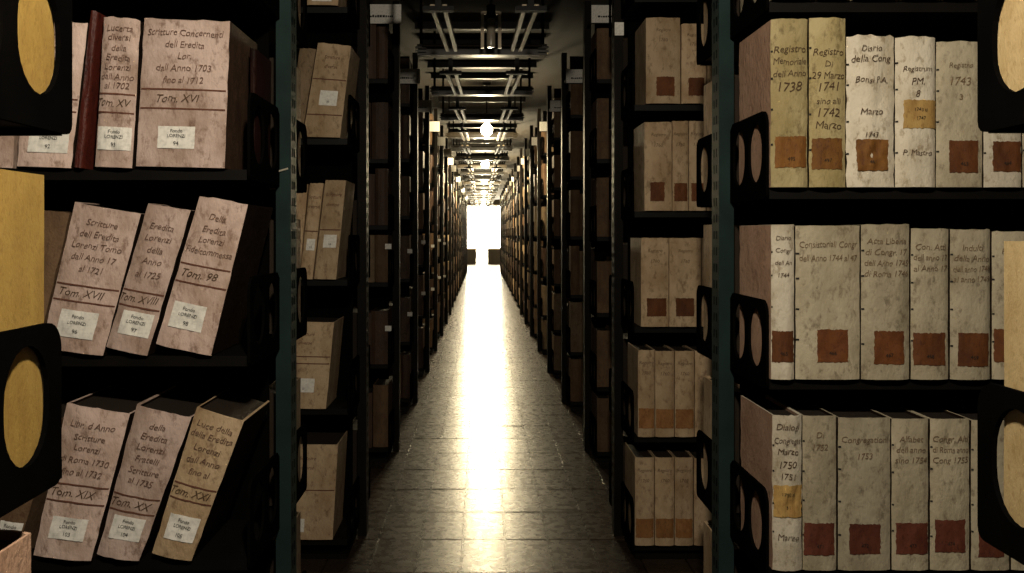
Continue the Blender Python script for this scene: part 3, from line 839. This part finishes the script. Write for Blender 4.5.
for nm, ys, books in [
 ('top', (20, 103.6), [(646, 680, 18, (656, 674, 77, 96)), (681.5, 706, 24, (688, 704, 78, 96)), (707.5, 735, 25, None)]),
 ('second', (122, 210.5), [(644.5, 671.7, 122, (650, 664, 182, 201)), (672.5, 688, 121, (674, 687, 183, 201)), (689, 706, 121, (691, 704, 183, 201)), (707, 734, 124, None)]),
 ('middle', (238, 326.5), [(641, 668.5, 238, (646.5, 666, 298, 316)), (669.3, 701, 238, (675.5, 693.6, 298, 316)), (702, 730, 238, (708, 726, 298, 316))]),
 ('fourth', (349, 435.8), [(638, 654.5, 349, (638.8, 653.8, 407, 427)), (655.3, 674, 350, (656, 673.4, 408, 427)), (675, 694, 350, (675.6, 693.4, 408, 427)), (695, 722, 350, None)]),
 ('lowest', (458, 546), [(635, 654, 458, (635.8, 653.2, 519, 538)), (655, 674, 458, (655.7, 673.4, 519, 538)), (674.8, 692.8, 458, (675.4, 692.2, 519, 538)), (694, 722, 459, None)]),
]:
    for k, (x0, x1, yt, rect) in enumerate(books):
        pts = upright(x0, x1, yt, ys[1])
        r2.append(('%s parchment volume from the aisle on the %s visible shelf, second right rack' % (ORD[k], nm), pts, rect))
for i, (lab, pts, rect) in enumerate(r2):
    spine_book(lab, G2R, pts, VELLUM_TAN, d=D2, depth=.24, seed=120 + i, lab=uv_label(pts, *rect) if rect else None, labmat=LABEL_RUST if i < 10 else LABEL_ORANGE,
               title=[('Registro', .84, .75), ('1760', .72, .8)] if rect else (), ink=INK_FAINT, stitches=False, bulge=.008)

# ------------------------------------------------------------------ volumes seen end-on from the aisle
def end_book(s, n, row, z, off, wd, h, depth, mat, label, group, simple=True, bulge=.01, lean=0.0, setback=0.0):
    """row = 1: spine towards the camera; row = -1: on the far face of the rack"""
    o = OUT[s]; y = post_y(n)
    d = y - row * (.318 - setback)
    xa = inner(s, n) + o * (.006 + off); xb = xa + o * wd
    x0, x1 = min(xa, xb), max(xa, xb)
    bk = Book([(x0 + lean, z + h), (x1 + lean, z + h), (x1, z + .0015), (x0, z + .0015)], d, depth, row, bulge, 2.6, .001, N_BOOK[0])
    if simple: return simple_book('archive_volume', label, group, bk, mat)
    return put_book('archive_volume', label, group, bk, mat, 6, 6)

# rack at the picture edges: broad ochre boards behind the oval brackets
SH = ['lowest', 'second', 'third', 'fourth', 'fifth', 'sixth']
for s, zs, hs, sb in (('left', LV[('left', 0)], {1: .352, 2: .333, 3: .34, 4: .3}, {1: .085, 2: .055, 3: .03, 4: .05}),
                      ('right', LV[('right', 0)], {1: .31, 2: .33, 3: .32, 4: .3}, {1: .07, 2: .043, 3: .02, 4: .05})):
    for k in (1, 2, 3, 4):
        end_book(s, 0, -1, zs[k], .0, .07, hs[k], .19, (BOARD_YELLOW if s == 'left' else BOARD_BUFF) if k != 1 else BOARD_SIDE,
                 '%s board volume end-on at the %s picture edge, %s shelf up' % ('ochre' if k != 1 else 'brown', s, SH[k]), 'board volumes at the picture edges', False,
                 setback=sb[k], lean=0)
        end_book(s, 0, -1, zs[k], .075, .06, hs[k] - .015, .21, BOARD_BROWN,
                 'brown volume just behind the end-on one, %s picture edge, %s shelf up' % (s, SH[k]), 'board volumes at the picture edges', False, setback=sb[k] - .018)
# far face of the nearest facing racks
for s in OUT:
    for k, z in enumerate(LV[(s, 1)][:5]):
        rnd = random.Random(k * 3 + (s == 'left'))
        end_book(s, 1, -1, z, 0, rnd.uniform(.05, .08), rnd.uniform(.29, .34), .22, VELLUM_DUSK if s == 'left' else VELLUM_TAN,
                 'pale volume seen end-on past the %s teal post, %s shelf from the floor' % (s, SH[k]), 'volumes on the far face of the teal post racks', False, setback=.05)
    for k, z in enumerate(LV[(s, 2)][:5]):
        rnd = random.Random(k * 5 + (s == 'left'))
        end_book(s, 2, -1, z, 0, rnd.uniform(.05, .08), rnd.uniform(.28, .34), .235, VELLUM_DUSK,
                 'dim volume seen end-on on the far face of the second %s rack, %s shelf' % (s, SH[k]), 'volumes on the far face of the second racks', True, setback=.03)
def tone(rnd, s):  # brown bindings, darkened to carry the falloff of light along the aisle
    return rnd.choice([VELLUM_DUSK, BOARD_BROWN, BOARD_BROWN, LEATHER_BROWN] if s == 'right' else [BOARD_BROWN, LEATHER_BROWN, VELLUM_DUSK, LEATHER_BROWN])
NIND = 7
rnd = random.Random(5)
for n in range(3, NIND + 1):
    for s in OUT:
        lv = levels(s, n)
        for k, z in enumerate(lv):
            top = (lv[k + 1] if k + 1 < len(lv) else 2.46) - z - .05
            off = 0
            for q in range(3 if n == 3 else 2):
                wd = rnd.uniform(.05, .095); h = min(top, rnd.uniform(.27, .35))
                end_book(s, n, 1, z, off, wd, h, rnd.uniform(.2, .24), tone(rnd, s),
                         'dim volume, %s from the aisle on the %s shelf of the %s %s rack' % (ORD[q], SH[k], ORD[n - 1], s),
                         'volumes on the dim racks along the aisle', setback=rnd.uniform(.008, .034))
                off += wd + .003
            end_book(s, n, -1, z, 0, rnd.uniform(.05, .09), min(top, rnd.uniform(.27, .35)), rnd.uniform(.2, .24), tone(rnd, s),
                     'dim volume end-on on the far face of the %s %s rack, %s shelf' % (ORD[n - 1], s, SH[k]),
                     'volumes on the dim racks along the aisle', setback=rnd.uniform(.008, .034))
# all further volumes, too many and too small to tell apart
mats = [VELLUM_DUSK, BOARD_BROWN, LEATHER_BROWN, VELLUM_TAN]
mb = MB()
for n in range(NIND + 1, NR + 1):
    for s in OUT:
        o = OUT[s]; lv = levels(s, n); y = post_y(n)
        for k, z in enumerate(lv):
            top = (lv[k + 1] if k + 1 < len(lv) else 2.46) - z - .05
            for row in (1, -1):
                off = .006
                for q in range(2 if row == 1 else 1):
                    wd = rnd.uniform(.05, .1); h = min(top, rnd.uniform(.26, .35)); dp = rnd.uniform(.2, .24)
                    x0 = XI[s] + o * off; yf = y - row * (.318 - rnd.uniform(0, .03))
                    bk = Book([(min(x0, x0 + o * wd), z + h), (max(x0, x0 + o * wd), z + h), (max(x0, x0 + o * wd), z + .0015), (min(x0, x0 + o * wd), z + .0015)], yf, dp, row, .008, 2, 0, 0)
                    vs, fs = bk.cover(2, 1)
                    mb.add([v + bk.base for v in vs], fs, rnd.randrange(4))
                    off += wd + .003
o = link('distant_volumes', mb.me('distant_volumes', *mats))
o['kind'] = 'stuff'; o['label'] = 'rows of small distant volumes on the far racks'; o['category'] = 'books'
print('books', N_BOOK[0])
